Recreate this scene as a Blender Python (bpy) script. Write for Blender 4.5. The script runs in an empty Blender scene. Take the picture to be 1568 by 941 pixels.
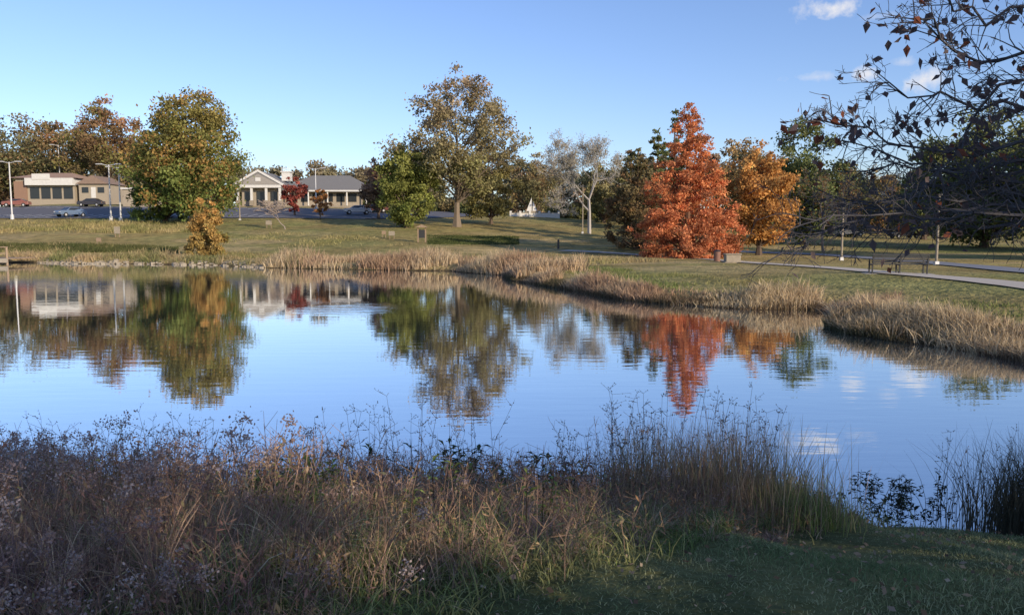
import bpy, math, numpy as np
from mathutils import Vector
C=2.6; F=1220.0; HOR=355.0
PITCH=math.atan((470.5-HOR)/F)
cp,sp=math.cos(PITCH),math.sin(PITCH)
rng=np.random.default_rng(7)
def ray(px,py):
    u=(px-784)/F; v=-(py-470.5)/F
    return np.array([u, cp+v*sp, -sp+v*cp])
def P(px,py,d):
    r=ray(px,py); return np.array([0,0,C])+r*(d/r[1])
def W0(px,py):
    r=ray(px,py); t=-C/r[2]; return (r[0]*t, r[1]*t)
# ---------------- pond outline
far=[(-150,402),(0,402),(60,402),(110,404),(200,404),(330,406),(400,410),(450,411),(550,413),(680,415),(770,422),(790,430),(880,445),(960,460),(1060,468),(1150,474),(1205,474),(1268,474),(1283,484),(1272,500),(1300,511),(1380,523),(1480,537),(1568,553),(1640,570)]
poly=[W0(*q) for q in far]
poly+= [(12.6,14.3),(13.2,12),(11,8.6),(7,7.1),(4.6,6.75),(3.1,6.8),(2.7,7.25),(1.5,7.6),(0,7.45),(-3,7.5),(-6,7.8),(-15,9),(-40,18),(-80,40),(-92,60),(-68,72)]
poly=np.array(poly)
def sdist(x,y):
    x=np.asarray(x,float); y=np.asarray(y,float)
    x=x+0.18*np.sin(y*2.1+x*1.3)*0.6+0.1*np.sin(x*3.7+1)
    y=y+0.15*np.sin(x*1.7)+0.08*np.sin(x*4.3+y)
    best=np.full(x.shape,1e18); ins=np.zeros(x.shape,bool)
    n=len(poly)
    for i in range(n):
        ax,ay=poly[i]; bx,by=poly[(i+1)%n]
        dx,dy=bx-ax,by-ay
        t=np.clip(((x-ax)*dx+(y-ay)*dy)/(dx*dx+dy*dy),0,1)
        dd=(x-ax-t*dx)**2+(y-ay-t*dy)**2
        best=np.minimum(best,dd)
        c=((ay>y)!=(by>y))
        if dy!=0:
            c&=(x<(dx*(y-ay)/dy+ax))
        ins^=c
    d=np.sqrt(best)
    return np.where(ins,-d,d)
def ss(a,b,x):
    t=np.clip((x-a)/(b-a),0,1); return t*t*(3-2*t)
ctrl=[(0,392,72),(200,392,72),(400,397,72),(100,372,84),(300,365,92),(-300,365,90),(100,347,108),(100,335,122),(100,312,155),(-300,335,125),(300,345,108),(470,345,112),(470,332,125),(470,316,155),(704,347,110),(560,385,78),(704,380,80),(704,335,130),(814,330,140),(880,357,105),(780,385,78),
(1065,396,68),(950,378,80),(1150,388,80),(1300,375,95),(1300,362,130),(1500,380,85),(1500,364,130),(1400,418,38),(1568,437,28),(1300,412,42),(1130,402,55),(1000,395,62),(1800,440,28),(1900,400,60),(2000,364,130),(870,392,68)]
cw=[]
for (a,b,d) in ctrl:
    q=P(a,b,d); cw.append((q[0],q[1],q[2]))
cw+= [(-80,200,8.5),(0,200,7.5),(90,200,3.5),(200,200,3.5),(-250,200,8.5),(0,400,7),(400,400,5),(-400,400,8),(-400,50,4),(300,50,2),(0,-40,1.3),(40,-20,1.2),(-60,-20,1.2)]
cw=np.array(cw)
A=np.sqrt((cw[:,None,0]-cw[None,:,0])**2+(cw[:,None,1]-cw[None,:,1])**2)
NC=len(cw); M=np.zeros((NC+1,NC+1)); M[:NC,:NC]=-A; M[:NC,NC]=1; M[NC,:NC]=1
for i in range(NC): M[i,i]-=0.8
SOL=np.linalg.solve(M,np.append(cw[:,2],0))
def upland(x,y):
    z=np.full(x.shape,SOL[NC])
    for i in range(NC):
        z=z-SOL[i]*np.sqrt((x-cw[i,0])**2+(y-cw[i,1])**2+1.0)
    return np.clip(z,0.4,9)
def H(x,y):
    x=np.atleast_1d(np.asarray(x,float)); y=np.atleast_1d(np.asarray(y,float))
    s=sdist(x,y)
    up=upland(x,y)
    bank=0.42*ss(-0.1,1.3,s)+0.02*np.sin(x*1.1)*np.sin(y*0.9)
    w=ss(1.0,11,s)
    zf=bank*(1-w)+up*w
    zn=np.minimum(0.27*s,1.0+0.0*s)
    zn=np.where(s>3.2, 0.864+0.136*(1-np.exp(-(s-3.2)*1.5)),zn)+0.015*np.sin(x*3.1+y)*np.sin(y*2.7)
    wn=1-ss(9,14,y)
    wn=np.where(s<0,0,wn)
    z=zf*(1-wn)+zn*wn
    zi=-0.9*ss(0,2.0,-s)
    return np.where(s<0,np.where(y<14,np.minimum(0.27*s,0),zi),z)
def h1(x,y): return float(H(x,y)[0])
def hit(px,py,dmin=8,dmax=220):
    d=np.concatenate([np.linspace(dmin,100,700),np.linspace(100,dmax,400)])
    r=ray(px,py); X=r[0]*d/r[1]; Z=C+r[2]*d/r[1]
    h=H(X,d); k=np.where(Z<h)[0]
    i=k[0] if len(k) else -1
    return float(X[i]),float(d[i]),float(h[i])
def sn(x,y,seed=0,f=1.0):
    r=np.random.default_rng(seed); o=np.zeros(np.shape(x))
    for i in range(7):
        a=r.uniform(0,6.28); k=f*r.uniform(.6,1.8); o=o+np.sin(k*(x*math.cos(a)+y*math.sin(a))+r.uniform(0,6.28))
    return o/3.5
# ---------------- materials
def newmat(name):
    m=bpy.data.materials.new(name); m.use_nodes=True; nt=m.node_tree
    for nd in list(nt.nodes): nt.nodes.remove(nd)
    return m,nt,nt.nodes.new('ShaderNodeOutputMaterial')
def plain(name,col,rough=0.7,metal=0,noise=0.15,scale=3,bump=0.0):
    m,nt,o=newmat(name); b=nt.nodes.new('ShaderNodeBsdfPrincipled')
    b.inputs['Roughness'].default_value=rough; b.inputs['Metallic'].default_value=metal
    tc=nt.nodes.new('ShaderNodeTexCoord'); nz=nt.nodes.new('ShaderNodeTexNoise'); nz.inputs['Scale'].default_value=scale; nz.inputs['Detail'].default_value=6
    nt.links.new(tc.outputs['Object'],nz.inputs['Vector'])
    mx=nt.nodes.new('ShaderNodeMix'); mx.data_type='RGBA'
    mx.inputs[6].default_value=(*[c*(1-noise) for c in col],1); mx.inputs[7].default_value=(*[min(1,c*(1+noise)) for c in col],1)
    nt.links.new(nz.outputs['Fac'],mx.inputs[0]); nt.links.new(mx.outputs[2],b.inputs['Base Color'])
    if bump:
        bp=nt.nodes.new('ShaderNodeBump'); bp.inputs['Strength'].default_value=bump; nt.links.new(nz.outputs['Fac'],bp.inputs['Height']); nt.links.new(bp.outputs['Normal'],b.inputs['Normal'])
    nt.links.new(b.outputs[0],o.inputs[0]); return m
def vegmat(name,trans=0.3):
    m,nt,o=newmat(name); at=nt.nodes.new('ShaderNodeAttribute'); at.attribute_name='Col'
    d=nt.nodes.new('ShaderNodeBsdfDiffuse'); t=nt.nodes.new('ShaderNodeBsdfTranslucent'); mx=nt.nodes.new('ShaderNodeMixShader'); mx.inputs[0].default_value=trans
    nt.links.new(at.outputs['Color'],d.inputs[0]); nt.links.new(at.outputs['Color'],t.inputs[0])
    nt.links.new(d.outputs[0],mx.inputs[1]); nt.links.new(t.outputs[0],mx.inputs[2]); nt.links.new(mx.outputs[0],o.inputs[0]); return m
M_leaf=vegmat('leaf_foliage',0.38); M_grass=vegmat('grass_blade',0.3); M_bark=vegmat('bark',0.0)
# ---------------- mesh builder
class MB:
    def __init__(s): s.V=[];s.Fc=[];s.C=[];s.M=[];s.n=0
    def add(s,V,Fq,col,mi=0):
        V=np.asarray(V,float).reshape(-1,3); Fq=np.asarray(Fq,int).reshape(-1,4)
        col=np.asarray(col,float)
        if col.ndim==1: col=np.tile(col,(len(V),1))
        s.V.append(V); s.Fc.append(Fq+s.n); s.C.append(col); s.M.append(np.full(len(Fq),mi)); s.n+=len(V)
    def build(s,name,mats,smooth=False,gain=1.0):
        V=np.concatenate(s.V);Fq=np.concatenate(s.Fc);Cc=np.concatenate(s.C)*gain;Mi=np.concatenate(s.M)
        me=bpy.data.meshes.new(name); me.vertices.add(len(V)); me.vertices.foreach_set('co',V.ravel())
        me.loops.add(4*len(Fq)); me.loops.foreach_set('vertex_index',Fq.ravel().astype(np.int32))
        me.polygons.add(len(Fq)); me.polygons.foreach_set('loop_start',np.arange(0,4*len(Fq),4,dtype=np.int32)); me.polygons.foreach_set('loop_total',np.full(len(Fq),4,dtype=np.int32))
        me.polygons.foreach_set('material_index',Mi.astype(np.int32))
        me.polygons.foreach_set('use_smooth',np.full(len(Fq),smooth))
        for m in mats: me.materials.append(m)
        me.update(calc_edges=True)
        ca=me.color_attributes.new('Col','FLOAT_COLOR','POINT')
        ca.data.foreach_set('color',np.concatenate([np.clip(Cc,0,.85),np.ones((len(Cc),1))],1).ravel())
        ob=bpy.data.objects.new(name,me); bpy.context.scene.collection.objects.link(ob); return ob
def tubes(segs,sides=4):
    S=np.asarray(segs,float); p0=S[:,:3];p1=S[:,3:6];r0=S[:,6];r1=S[:,7]
    d=p1-p0; L=np.linalg.norm(d,axis=1,keepdims=True)+1e-9; d=d/L
    ref=np.where(np.abs(d[:,2:3])<0.9,np.array([[0,0,1.]]),np.array([[1.,0,0]]))
    u=np.cross(d,ref); u/=np.linalg.norm(u,axis=1,keepdims=True); v=np.cross(d,u)
    vs=[]
    for (p,r) in ((p0,r0),(p1,r1)):
        for k in range(sides):
            a=2*math.pi*k/sides; vs.append(p+(u*math.cos(a)+v*math.sin(a))*r[:,None])
    V=np.stack(vs,1); N=len(S); base=(np.arange(N)*2*sides)[:,None]
    fs=[]
    for k in range(sides):
        k2=(k+1)%sides; fs.append(np.concatenate([base+k,base+k2,base+sides+k2,base+sides+k],1))
    return V.reshape(-1,3),np.stack(fs,1).reshape(-1,4)
def leaves(c,size,aspect=0.6,r=rng,flat=0.0):
    N=len(c); a=r.normal(size=(N,3)); a[:,2]*=(1-flat); a/=np.linalg.norm(a,axis=1,keepdims=True)
    b=r.normal(size=(N,3)); b=b-(b*a).sum(1,keepdims=True)*a; b/=np.linalg.norm(b,axis=1,keepdims=True)
    s=np.broadcast_to(size,(N,))[:,None]
    V=np.stack([c-a*s,c+b*s*aspect,c+a*s,c-b*s*aspect],1).reshape(-1,3)
    Fq=(np.arange(N)*4)[:,None]+np.arange(4)[None]
    return V,Fq
def rep4(col): return np.repeat(col,4,axis=0)
def blades(base,h,lean,width,col,r=rng,seg=3,curl=1.8,az=None,tip=None):
    N=len(base); h=np.broadcast_to(h,(N,)); lean=np.broadcast_to(lean,(N,)); width=np.broadcast_to(width,(N,))
    if az is None: az=r.uniform(0,2*math.pi,N)
    d=np.stack([np.cos(az),np.sin(az),0*az],1); wa=r.uniform(0,2*math.pi,N); w=np.stack([np.cos(wa),np.sin(wa),0*wa],1)
    vs=[];cs=[]
    tip=col if tip is None else tip
    for k in range(seg+1):
        t=k/seg
        p=base+d*(lean*h*t**curl)[:,None]; p=p+np.array([0,0,1.])*(h*(t-0.35*np.minimum(lean,1.3)*t**2.6))[:,None]
        ww=(width*(1-0.85*t**1.5))[:,None]*0.5
        vs+= [p-w*ww,p+w*ww]; cc=col*(1-t)+tip*t; cs+=[cc,cc]
    V=np.stack(vs,1).reshape(-1,3); Cc=np.stack(cs,1).reshape(-1,3)
    b=(np.arange(N)*2*(seg+1))[:,None]; fs=[np.concatenate([b+2*k,b+2*k+1,b+2*k+3,b+2*k+2],1) for k in range(seg)]
    return V,np.stack(fs,1).reshape(-1,4),Cc
# ---------------- terrain
def grow(a,b,st,g):
    o=[a]
    s=st
    while abs(o[-1])<abs(b): s*=g; o.append(o[-1]+math.copysign(s,b))
    return o[1:]
xs=sorted(set(np.round(np.concatenate([np.arange(-8,8,.2),np.arange(-60,-8,.6),np.arange(8,50,.5),grow(-60,-2500,.9,1.15),grow(49.5,2500,.9,1.15)]),3)))
ys=sorted(set(np.round(np.concatenate([np.arange(0,10,.2),np.arange(10,76,.5),np.arange(76,170,1.3),grow(169,3000,1.5,1.18),grow(0,-1500,.4,1.25)]),3)))
GX,GY=np.meshgrid(xs,ys); gx=GX.ravel();gy=GY.ravel(); gz=H(gx,gy); s=sdist(gx,gy)
lawn=np.array([.36,.29,.125]); green=np.array([.215,.225,.085]); dry=np.array([.47,.37,.20]); mud=np.array([.06,.045,.03])
nn=sn(gx,gy,3,.12); n2=sn(gx,gy,4,.5); n3=sn(gx,gy*2.2,14,.22)
gk=np.clip(.28+.5*nn+.35*n2+np.where(gx>5,.35,0)*ss(60,30,gy),0,1)[:,None]
col=lawn*(1-gk)+green*gk
col=col*(1+.16*n2[:,None])
st=(ss(.15,.6,n3)*ss(112,88,gy)*ss(30,50,gy))[:,None]*.7; col=col*(1-st)+dry*st
wd=np.clip(ss(7,0,s)+.35*ss(.2,1,n2)*ss(40,5,s),0,1)[:,None]*np.where(gx[:,None]<4,.7,.35)
col=col*(1-wd)+dry*wd
wm=ss(0.6,.1,s)[:,None]; col=col*(1-wm)+mud*wm
nr=(ss(13,10,gy))[:,None]; col=col*(1-nr)+(np.array([.14,.145,.06])*(1+.3*n2[:,None]))*nr
col=np.where((s<0.12)[:,None],mud,col)
nx,ny=len(xs),len(ys)
idx=np.arange(nx*ny).reshape(ny,nx); Fq=np.stack([idx[:-1,:-1],idx[:-1,1:],idx[1:,1:],idx[1:,:-1]],-1).reshape(-1,4)
mg,nt,o=newmat('ground_grass'); b=nt.nodes.new('ShaderNodeBsdfPrincipled'); b.inputs['Roughness'].default_value=.95; b.inputs['Specular IOR Level'].default_value=.1
at=nt.nodes.new('ShaderNodeAttribute'); at.attribute_name='Col'; tc=nt.nodes.new('ShaderNodeTexCoord')
n_a=nt.nodes.new('ShaderNodeTexNoise'); n_a.inputs['Scale'].default_value=.8; n_a.inputs['Detail'].default_value=12; n_a.inputs['Roughness'].default_value=.8
nt.links.new(tc.outputs['Object'],n_a.inputs['Vector'])
cr=nt.nodes.new('ShaderNodeValToRGB'); cr.color_ramp.elements[0].position=.36; cr.color_ramp.elements[0].color=(.42,.48,.42,1); cr.color_ramp.elements[1].position=.64; cr.color_ramp.elements[1].color=(1.6,1.48,1.35,1)
nt.links.new(n_a.outputs['Fac'],cr.inputs[0])
mm=nt.nodes.new('ShaderNodeMix'); mm.data_type='RGBA'; mm.blend_type='MULTIPLY'; mm.inputs[0].default_value=1
nt.links.new(at.outputs['Color'],mm.inputs[6]); nt.links.new(cr.outputs[0],mm.inputs[7]); nt.links.new(mm.outputs[2],b.inputs['Base Color'])
n_b=nt.nodes.new('ShaderNodeTexNoise'); n_b.inputs['Scale'].default_value=5; n_b.inputs['Detail'].default_value=8; nt.links.new(tc.outputs['Object'],n_b.inputs['Vector'])
bp=nt.nodes.new('ShaderNodeBump'); bp.inputs['Strength'].default_value=1; bp.inputs['Distance'].default_value=.3; nt.links.new(n_b.outputs['Fac'],bp.inputs['Height']); nt.links.new(bp.outputs[0],b.inputs['Normal'])
nt.links.new(b.outputs[0],o.inputs[0])
mb=MB(); mb.add(np.stack([gx,gy,gz],1),Fq,col); mb.build('ground',[mg],True)
# ---------------- water
mw,nt,o=newmat('pond_water_surface')
tc=nt.nodes.new('ShaderNodeTexCoord'); mp=nt.nodes.new('ShaderNodeMapping'); mp.inputs['Scale'].default_value=(.5,2.0,1)
nt.links.new(tc.outputs['Object'],mp.inputs[0])
w1=nt.nodes.new('ShaderNodeTexNoise'); w1.inputs['Scale'].default_value=1.5; w1.inputs['Detail'].default_value=3; w1.inputs['Roughness'].default_value=.5; nt.links.new(mp.outputs[0],w1.inputs[0])
w2=nt.nodes.new('ShaderNodeTexNoise'); w2.inputs['Scale'].default_value=.07; nt.links.new(tc.outputs['Object'],w2.inputs[0])
r2=nt.nodes.new('ShaderNodeMapRange'); r2.inputs[1].default_value=.4; r2.inputs[2].default_value=.65; r2.inputs[3].default_value=.4; r2.inputs[4].default_value=1.0; nt.links.new(w2.outputs['Fac'],r2.inputs[0])
rp=W0(545,472)
vs=nt.nodes.new('ShaderNodeVectorMath'); vs.operation='SUBTRACT'; vs.inputs[1].default_value=(rp[0],rp[1],0); nt.links.new(tc.outputs['Object'],vs.inputs[0])
vm=nt.nodes.new('ShaderNodeVectorMath'); vm.operation='MULTIPLY'; vm.inputs[1].default_value=(1/2.2,1/2.6,1); nt.links.new(vs.outputs[0],vm.inputs[0])
vl=nt.nodes.new('ShaderNodeVectorMath'); vl.operation='LENGTH'; nt.links.new(vm.outputs[0],vl.inputs[0])
r3=nt.nodes.new('ShaderNodeMapRange'); r3.inputs[1].default_value=0; r3.inputs[2].default_value=1; r3.inputs[3].default_value=9; r3.inputs[4].default_value=0; nt.links.new(vl.outputs['Value'],r3.inputs[0])
ad=nt.nodes.new('ShaderNodeMath'); ad.operation='ADD'; nt.links.new(r2.outputs[0],ad.inputs[0]); nt.links.new(r3.outputs[0],ad.inputs[1])
ml=nt.nodes.new('ShaderNodeMath'); ml.operation='MULTIPLY'; nt.links.new(w1.outputs['Fac'],ml.inputs[0]); nt.links.new(ad.outputs[0],ml.inputs[1])
bp=nt.nodes.new('ShaderNodeBump'); bp.inputs['Strength'].default_value=1; bp.inputs['Distance'].default_value=.0035; nt.links.new(ml.outputs[0],bp.inputs['Height'])
fr=nt.nodes.new('ShaderNodeFresnel'); fr.inputs['IOR'].default_value=1.6; nt.links.new(bp.outputs[0],fr.inputs['Normal'])
fm=nt.nodes.new('ShaderNodeMapRange'); fm.inputs[1].default_value=0; fm.inputs[2].default_value=.6; fm.inputs[3].default_value=.62; fm.inputs[4].default_value=.93; nt.links.new(fr.outputs[0],fm.inputs[0])
gl=nt.nodes.new('ShaderNodeBsdfGlossy'); gl.inputs['Roughness'].default_value=.012; gl.inputs['Color'].default_value=(.96,.98,1,1); nt.links.new(bp.outputs[0],gl.inputs['Normal'])
df=nt.nodes.new('ShaderNodeBsdfDiffuse'); df.inputs[0].default_value=(.05,.075,.10,1)
mx=nt.nodes.new('ShaderNodeMixShader'); nt.links.new(fm.outputs[0],mx.inputs[0]); nt.links.new(df.outputs[0],mx.inputs[1]); nt.links.new(gl.outputs[0],mx.inputs[2]); nt.links.new(mx.outputs[0],o.inputs[0])
mb=MB(); mb.add([(-98,5,0),(18,5,0),(18,80,0),(-98,80,0)],[[0,1,2,3]],(0,0,0)); mb.build('pond_water',[mw])
# ---------------- trees
PROF={'round':([0,.12,.35,.6,.82,1],[.45,.8,1,.92,.66,.15]),
'oval':([0,.15,.4,.65,.85,1],[.4,.75,1,.92,.65,.18]),
'cone':([0,.08,.3,.6,.85,1],[.85,1,.86,.57,.29,.06]),
'wide':([0,.2,.5,.8,1],[.6,1,1,.78,.3]),
'low':([0,.2,.5,.8,1],[.9,1,.9,.65,.2])}
LG=1.42
def tree(name,px,d,top,hw,cb,ct,acc=None,prof='round',base=.12,nc=90,nl=9000,leaf=.2,bark=(.12,.09,.07),seed=1,trunk=.022,world=None,ht=None,rcl=(.13,.24),drift=.0,topf=None):
    r=np.random.default_rng(seed)
    if world is None:
        X=P(px,HOR,d)[0]; zg=h1(X,d); Ht=P(px,top-4,d)[2]-zg; R=hw/F*d*1.13; Y=d
    else:
        X,Y=world; zg=h1(X,Y); Ht=ht; R=hw
    cb=np.array(cb);ct=np.array(ct); mb=MB()
    px_,py_=PROF[prof]
    t=[]
    while len(t)<nc:
        q=r.uniform(0,1,400); keep=r.uniform(0,1,400)<np.interp(q,px_,py_)**(.8 if prof=='cone' else 1.5)
        t+=list(q[keep])
    t=np.array(t[:nc]); th=r.uniform(0,2*math.pi,nc)
    if prof=='cone': lobe=1+.10*np.sin(3*th+r.uniform(0,6)+4*t)+.16*r.normal(size=nc).clip(-1.5,1.2)
    else: lobe=1+.14*np.sin(3*th+r.uniform(0,6)+4*t)+.10*np.sin(5*th+9*t+r.uniform(0,6))
    rc=R*r.uniform(*rcl,nc)*(0.5+.5*np.interp(t,px_,py_))
    rad=np.maximum(R*np.interp(t,px_,py_)*lobe-rc*.7,0)*r.uniform(0,1,nc)**.42
    z0=zg+base*Ht; cz=z0+t*(Ht*(1-base)-rc*.5)
    if prof=='cone': cz=cz-rad*.12
    cc=np.stack([X+rad*np.cos(th)+drift*t*R,Y+rad*np.sin(th),cz],1)
    tr=Ht*trunk; seg=[]; K=8; pts=[]
    if topf is None: topf=.8 if prof!='cone' else .93
    for k in range(K+1):
        f=k/K; pts.append((X+.012*Ht*math.sin(f*5+seed)*f+drift*f*f*R*.6,Y+.012*Ht*math.cos(f*4+seed)*f,zg-.2+f*Ht*topf, tr*(1-.88*f)*(1+.6*max(0,.08-f)/.08)))
    for k in range(K): a,b=pts[k],pts[k+1]; seg.append((*a[:3],*b[:3],a[3],b[3]))
    for i in range(0,nc,max(1,nc//55)):
        c=cc[i]; hz=max(zg+base*Ht*.9,c[2]-rad[i]*r.uniform(.5,1.1)); f=min(.95,max(.05,(hz-zg)/(Ht*topf)))
        k=f*K; k0=int(k); a=np.array(pts[k0][:3]); b=np.array(pts[min(K,k0+1)][:3]); p=a+(b-a)*(k-k0)
        rr=tr*(1-.88*f)*.42; m=p+(c-p)*.5+np.array([0,0,.08*rad[i]])
        seg.append((*p,*m,rr,rr*.6)); seg.append((*m,*c,rr*.6,rr*.2))
        for _ in range(3):
            e=c+r.normal(size=3)*rc[i]*.55; seg.append((*c,*e,rr*.25,rr*.08))
    V,Fq=tubes(seg,6); mb.add(V,Fq,np.array(bark)*1.0,1)
    w=rc**2; w/=w.sum(); ci=r.choice(nc,nl,p=w)
    g=r.normal(size=(nl,3))*np.array([.52,.52,.40 if prof!='cone' else .3]); 
    lp=cc[ci]+g*rc[ci][:,None]
    lp[:,2]=np.maximum(lp[:,2],zg+.1)
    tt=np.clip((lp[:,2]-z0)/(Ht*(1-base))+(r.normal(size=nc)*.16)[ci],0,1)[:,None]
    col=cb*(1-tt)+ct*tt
    cv=(1+r.normal(size=nc)*.22)[ci][:,None]; col=col*np.clip(cv,.5,1.6)*np.clip(1+r.normal(size=(nl,1))*.18,.5,1.5)
    if acc is not None:
        am=(r.uniform(0,1,nc)<.25)[ci]&(r.uniform(0,1,nl)<.7); col[am]=col[am]*.3+np.array(acc)*.7
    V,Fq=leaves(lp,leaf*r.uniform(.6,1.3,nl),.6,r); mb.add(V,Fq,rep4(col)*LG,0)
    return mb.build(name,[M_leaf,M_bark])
G1=(.10,.13,.035);G2=(.16,.17,.05);DG=(.055,.08,.03);OR=(.42,.15,.035);RB=(.30,.14,.07);YG=(.26,.24,.06);BR=(.24,.15,.075);RED=(.28,.04,.04)
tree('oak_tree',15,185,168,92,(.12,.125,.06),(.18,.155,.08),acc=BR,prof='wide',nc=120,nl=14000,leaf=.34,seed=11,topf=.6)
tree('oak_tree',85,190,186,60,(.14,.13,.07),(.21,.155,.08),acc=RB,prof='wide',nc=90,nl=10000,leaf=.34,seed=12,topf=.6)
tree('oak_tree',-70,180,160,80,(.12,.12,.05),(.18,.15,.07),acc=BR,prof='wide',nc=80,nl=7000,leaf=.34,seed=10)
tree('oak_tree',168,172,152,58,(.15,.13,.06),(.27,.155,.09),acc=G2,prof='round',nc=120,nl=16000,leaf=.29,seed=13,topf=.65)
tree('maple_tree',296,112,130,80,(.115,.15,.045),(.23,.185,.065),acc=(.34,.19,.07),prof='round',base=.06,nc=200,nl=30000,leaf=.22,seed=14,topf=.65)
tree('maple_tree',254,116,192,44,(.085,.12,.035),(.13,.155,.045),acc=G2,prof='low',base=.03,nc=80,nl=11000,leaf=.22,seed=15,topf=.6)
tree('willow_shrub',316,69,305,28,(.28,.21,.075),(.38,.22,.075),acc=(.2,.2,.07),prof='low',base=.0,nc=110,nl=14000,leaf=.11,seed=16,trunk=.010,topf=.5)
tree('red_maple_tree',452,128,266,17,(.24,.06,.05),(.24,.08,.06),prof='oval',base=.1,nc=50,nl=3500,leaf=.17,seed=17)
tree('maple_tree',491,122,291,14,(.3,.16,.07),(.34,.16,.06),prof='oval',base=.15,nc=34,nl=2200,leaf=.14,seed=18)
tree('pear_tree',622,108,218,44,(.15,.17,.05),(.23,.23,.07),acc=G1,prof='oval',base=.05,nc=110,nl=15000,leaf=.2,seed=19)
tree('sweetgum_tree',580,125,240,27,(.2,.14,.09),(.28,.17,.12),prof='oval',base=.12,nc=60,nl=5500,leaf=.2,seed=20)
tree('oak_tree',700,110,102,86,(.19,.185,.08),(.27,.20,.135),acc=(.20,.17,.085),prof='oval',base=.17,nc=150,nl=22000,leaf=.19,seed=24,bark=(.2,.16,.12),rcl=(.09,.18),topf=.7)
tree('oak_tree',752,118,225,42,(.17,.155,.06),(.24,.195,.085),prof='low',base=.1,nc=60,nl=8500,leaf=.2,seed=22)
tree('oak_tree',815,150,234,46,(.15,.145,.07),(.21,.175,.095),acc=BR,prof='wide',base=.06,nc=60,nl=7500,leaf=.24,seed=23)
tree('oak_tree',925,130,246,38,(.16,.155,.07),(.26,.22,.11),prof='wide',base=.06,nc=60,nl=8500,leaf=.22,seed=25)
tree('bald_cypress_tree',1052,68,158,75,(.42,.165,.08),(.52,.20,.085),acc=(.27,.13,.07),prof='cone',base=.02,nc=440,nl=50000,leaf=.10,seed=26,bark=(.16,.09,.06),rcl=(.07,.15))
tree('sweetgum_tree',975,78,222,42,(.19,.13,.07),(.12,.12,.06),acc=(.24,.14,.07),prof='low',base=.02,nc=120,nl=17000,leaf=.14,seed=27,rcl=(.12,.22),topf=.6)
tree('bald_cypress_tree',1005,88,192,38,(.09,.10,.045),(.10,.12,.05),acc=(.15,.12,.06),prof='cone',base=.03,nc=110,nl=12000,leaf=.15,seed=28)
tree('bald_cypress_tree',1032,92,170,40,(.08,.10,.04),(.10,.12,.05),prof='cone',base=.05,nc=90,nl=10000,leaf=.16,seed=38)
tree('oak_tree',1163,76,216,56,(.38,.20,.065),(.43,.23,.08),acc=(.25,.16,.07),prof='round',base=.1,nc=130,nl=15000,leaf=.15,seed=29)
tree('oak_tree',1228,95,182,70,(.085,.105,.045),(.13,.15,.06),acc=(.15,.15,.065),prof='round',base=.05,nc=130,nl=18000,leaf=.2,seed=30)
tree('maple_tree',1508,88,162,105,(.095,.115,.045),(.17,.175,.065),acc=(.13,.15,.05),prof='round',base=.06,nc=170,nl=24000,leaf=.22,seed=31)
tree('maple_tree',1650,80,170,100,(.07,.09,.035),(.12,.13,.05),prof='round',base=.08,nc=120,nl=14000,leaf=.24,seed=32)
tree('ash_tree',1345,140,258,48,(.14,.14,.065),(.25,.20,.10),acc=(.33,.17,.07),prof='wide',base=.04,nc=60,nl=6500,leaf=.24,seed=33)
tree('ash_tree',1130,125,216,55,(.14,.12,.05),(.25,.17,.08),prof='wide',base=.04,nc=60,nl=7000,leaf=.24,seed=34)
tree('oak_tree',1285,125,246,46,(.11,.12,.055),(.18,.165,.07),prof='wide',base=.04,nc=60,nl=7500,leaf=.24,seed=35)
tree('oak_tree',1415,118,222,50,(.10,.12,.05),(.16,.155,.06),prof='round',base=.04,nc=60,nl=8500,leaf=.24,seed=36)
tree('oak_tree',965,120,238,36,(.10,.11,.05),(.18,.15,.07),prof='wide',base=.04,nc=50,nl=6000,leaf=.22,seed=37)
def treerow(name,spec,seed,leaf=.35):
    r=np.random.default_rng(seed); mb=MB()
    for (px,d,top,hw,cb) in spec:
        X=P(px,HOR,d)[0]; zg=h1(X,d); Ht=P(px,top,d)[2]-zg; R=hw/F*d; nc=26; nl=2300
        t=r.uniform(.05,1,nc); th=r.uniform(0,6.28,nc); rad=R*np.interp(t,*PROF['wide'])*r.uniform(0,1,nc)**.5; rc=R*r.uniform(.2,.36,nc)
        cc=np.stack([X+rad*np.cos(th),d+rad*np.sin(th),zg+t*Ht-rc*.5],1); ci=r.integers(0,nc,nl)
        lp=cc[ci]+r.normal(size=(nl,3))*rc[ci][:,None]*np.array([.5,.5,.4]); lp[:,2]=np.maximum(lp[:,2],zg)
        col=np.array(cb)*np.clip(1+r.normal(size=nc)*.2,.6,1.5)[ci][:,None]*np.clip(1+r.normal(size=(nl,1))*.15,.5,1.5)
        V,Fq=leaves(lp,leaf*r.uniform(.6,1.3,nl),.6,r); mb.add(V,Fq,rep4(col)*LG,0)
        V,Fq=tubes([(X,d,zg-.2,X,d,zg+Ht*.6,.3,.12)],5); mb.add(V,Fq,np.array((.1,.08,.06)),1)
    mb.build(name,[M_leaf,M_bark])
r=np.random.default_rng(5); spec=[]
pal=[(.16,.15,.10),(.20,.17,.11),(.25,.18,.12),(.14,.145,.09),(.21,.19,.12)]
for px in range(-320,1980,25):
    top={0:232,1:252,2:246,3:256}[r.integers(0,4)]
    if px<360: top=236+r.integers(-10,15)
    if 360<px<600: top=256+r.integers(-8,10)
    if 780<px<980: top=256+r.integers(-12,14)
    if px>1240: top=272+r.integers(-14,16)
    spec.append((px,212+r.uniform(-10,25),top,32+r.uniform(-4,10),pal[r.integers(0,5)]))
treerow('distant_tree_row',spec,6,.45)
spec=[]
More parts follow.
